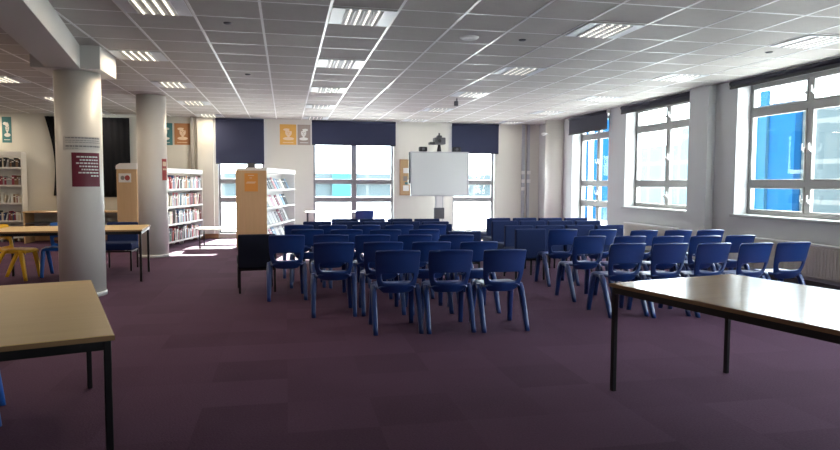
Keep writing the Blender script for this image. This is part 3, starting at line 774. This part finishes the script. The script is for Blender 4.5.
def put_book(Mt, x, y, z, th, dp, h, rz, tilt, c, label, group, lean=0.0):
    o = bpy.data.objects.new('book', book_mesh(c)); COL.objects.link(o)
    o.matrix_world = Mt @ Matrix.Translation((x, y, z)) @ Matrix.Rotation(rz, 4, 'Z') @ Matrix.Rotation(lean, 4, 'X') @ Matrix.Rotation(tilt, 4, 'Y') @ Matrix.Diagonal((th, dp, h, 1))
    tag(o, label, 'book', group); return o
def bookcase(label, loc, rz, L, D, zs, ztop, endm, header=True, wheels=True, double=False, hh=.09):
    """local: runs along +x from 0..L, front faces -y, depth D"""
    t = thing('bookcase', label, 'bookcase', loc, rz)
    for x0 in (0, L-.02):
        MB().box(x0, x0+.02, 0, D, .09, ztop, bev=.003).build('side_panel', endm, t)
    if double: MB().box(.02, L-.02, D/2-.008, D/2+.008, .1, ztop-.02).build('back_panel', WHITEMETAL, t)
    else: MB().box(.02, L-.02, D-.012, D, .1, ztop-.005).build('back_panel', WHITEMETAL, t)
    for z in zs:
        m = MB(); m.box(.02, L-.02, 0.0, D-.013, z-.02, z, bev=.002)
        m.box(.02, L-.02, -.002, .004, z-.025, z+.012); m.build('shelf', WHITEMETAL, t)
    if header:
        MB().box(-.005, L+.005, -.012, D*.7, ztop-hh, ztop+.012, bev=.004).build('header', WHITEMETAL, t)
    else: MB().box(0.02, L-.02, 0, D, ztop-.02, ztop).build('top_panel', endm, t)
    if wheels:
        k = .12
        while k < L:
            for y in (.06, D-.06): MB().cyl((k-.015, y, .043), (k+.015, y, .043), .042, n=16).build('castor', WHITE, t)
            k += (L-.24)/2
    return t
shelfn = ['bottom', 'second', 'third', 'fourth', 'top']
def nth(k): return '%d%s' % (k, 'th' if 10 <= k % 100 <= 20 else {1: 'st', 2: 'nd', 3: 'rd'}.get(k % 10, 'th'))
def pos3(f): return 'near end' if f < .34 else ('middle' if f < .67 else 'far end')
def fill(Mt, L, zs, gap, where, pal, rr, dens=1.0, group='', hmax=.26, depth=.19, y0=.02, lean_p=.25, ends='near end'):
    for si, z in enumerate(zs):
        x = .04; cnt = 0
        while x < L-.06:
            c = rr.choice(pal); th = rr.uniform(.018, .05); h = rr.uniform(.65, .95)*min(hmax, gap)
            if rr.random() > dens: x += rr.uniform(.05, .15); continue
            if rr.random() < lean_p:      # a leaning book
                ti = rr.uniform(.12, .28); w_ = h*math.sin(ti)
                if x+w_+th > L-.03: break
                put_book(Mt, x+th/2+.002, y0+depth/2, z+.002+th*.5*math.sin(ti), th, depth, h*.95, 0, ti, c, '', group)
                used = th+w_+.006; st = 'leaning'
            else:
                put_book(Mt, x+th/2, y0+depth/2, z+.001, th, depth, h, 0, 0, c, '', group)
                used = th+.003; st = 'upright'
            o = COL.objects[-1]
            sz = 'thick' if th > .034 else 'thin'
            cnt += 1
            o['label'] = '%s %s book, %s from the %s, %s shelf of %s' % (sz if st == 'upright' else 'leaning', c, nth(cnt), ends, shelfn[si] if si < len(zs)-1 else 'top', where)
            x += used
def place(loc, rz): return Matrix.Translation(loc) @ Matrix.Rotation(rz, 4, 'Z')
thL = R(90-12.5); ths = R(90-13.5)
# left bookcase by the rear column: front faces +X, runs away from the camera
# local +x -> direction of run, local -y -> front.  run dir (sin11,cos11); front must be to the right
rr = random.Random(11)
zsL = [.11, .47, .83, 1.19]
locL = (-2.415, 13.62, 0); LL = 2.38
bookcase('white metal bookcase full of books right of the rear round column', locL, thL, LL, .30, zsL, 1.61, WHITEMETAL)
fill(place(locL, thL), LL, zsL, .33, 'the column bookcase', list(BOOKCOLS)+['cream', 'white', 'light blue', 'grey', 'white', 'grey', 'pink'], rr, .97, 'books in the white bookcase by the rear column', hmax=.31, lean_p=.22)
# cabinet end between columns
t = bookcase('beech ended bookcase with a white header between the two round columns', (-3.14, 13.32, 0), R(0), .36, .85, [.11, .47, .83, 1.19], 1.62, BEECHV, header=False)
MB().box(0, .36, -.02, -.001, .09, 1.58, bev=.003).build('end_panel', BEECHV, t)
m = MB(); m.loft([[(x, y, z) for x, z in ((-.01, 1.58), (.37, 1.58), (.37, 1.70), (.06, 1.69), (.0, 1.655), (-.01, 1.62))] for y in (-.03, .85)], smooth=False); m.build('header', WHITEMETAL, t)
o = MB().box(-3.10, -2.88, 13.291, 13.298, 1.33, 1.50).build('notice', PAPER); tag(o, 'white notice with a red emblem on the beech bookcase end', 'notice')
m = MB(); m.disc(-2.945, 1.415, 13.288, .045, .05); m.build('red_emblem', REDP, o); m = MB(); m.disc(-3.03, 1.415, 13.288, .035, .04); m.build('grey_emblem', INK, o)
# right, beech ended double sided bookcase
locR = (-.375, 13.32, 0); LRr = 2.5; DR = .60
t = bookcase('white double sided bookcase with a broad beech end panel left of centre', locR, ths, LRr, DR, zsL, 1.62, WHITEMETAL, double=True)
MB().box(-.022, -.002, -.01, DR+.01, .03, 1.575, bev=.003).build('end_panel', BEECHV, t)
MtR = place(locR, ths)
o = MB().box(-.028, -.0235, .165, .43, 1.16, 1.52).build('poster', ORANGE); o.matrix_world = MtR; tag(o, 'orange poster on the broad beech bookcase end', 'poster')
m = MB(); 
for z, a_, b_ in ((1.47, .24, .36), (1.42, .28, .33), (1.34, .20, .38), (1.32, .22, .40)): m.box(-.030, -.0285, a_, b_, z, z+.014)
m.build('lettering', PEACH, o)
t = thing('book_stand', 'small dark metal book stand on top of the beech ended bookcase', 'book stand', MtR @ Vector((.12, .34, 1.634)), ths-R(90))
MB().box(-.09, .09, -.05, .05, 0, .02).build('base', GREYP, t); MB().box(-.08, .08, .02, .03, .02, .09, bev=.005).build('back_plate', GREYP, t)
# face-out magazines leaning on the shelves
pal = ['white', 'grey', 'light blue', 'black', 'cream', 'white', 'grey', 'maroon', 'pink']
for si, z in enumerate(zsL):
    x = .12; cnt = 0
    while x < LRr-.28:
        w_ = rr.uniform(.17, .23); h = rr.uniform(.24, .29); c = rr.choice(pal)
        o = put_book(MtR, x+w_/2, .10, z+.004, w_, .012, h, rr.uniform(-.1, .1), 0, c, '', 'face-out books on the beech ended bookcase', lean=-.42)
        cnt += 1; o['label'] = '%s face-out book, %s from the near end, %s shelf of beech ended bookcase' % (c, nth(cnt), shelfn[si] if si < 3 else 'top')
        x += w_+rr.uniform(.02, .06)
# far left bookcase against the back wall
locF = (-6.60, 15.86, 0)
zsF = [.11, .47, .86, 1.25, 1.64]
bookcase('tall cream bookcase of dark books at the left edge against the back wall', locF, 0, .92, .28, zsF, 1.98, WHITEMETAL)
fill(place(locF, 0), .92, zsF, .34, 'the tall bookcase', ['black', 'brown', 'grey', 'dark blue', 'cream', 'white', 'maroon', 'black', 'brown'], rr, .95, 'books in the tall bookcase at the left edge', hmax=.235, lean_p=.2, ends='left')
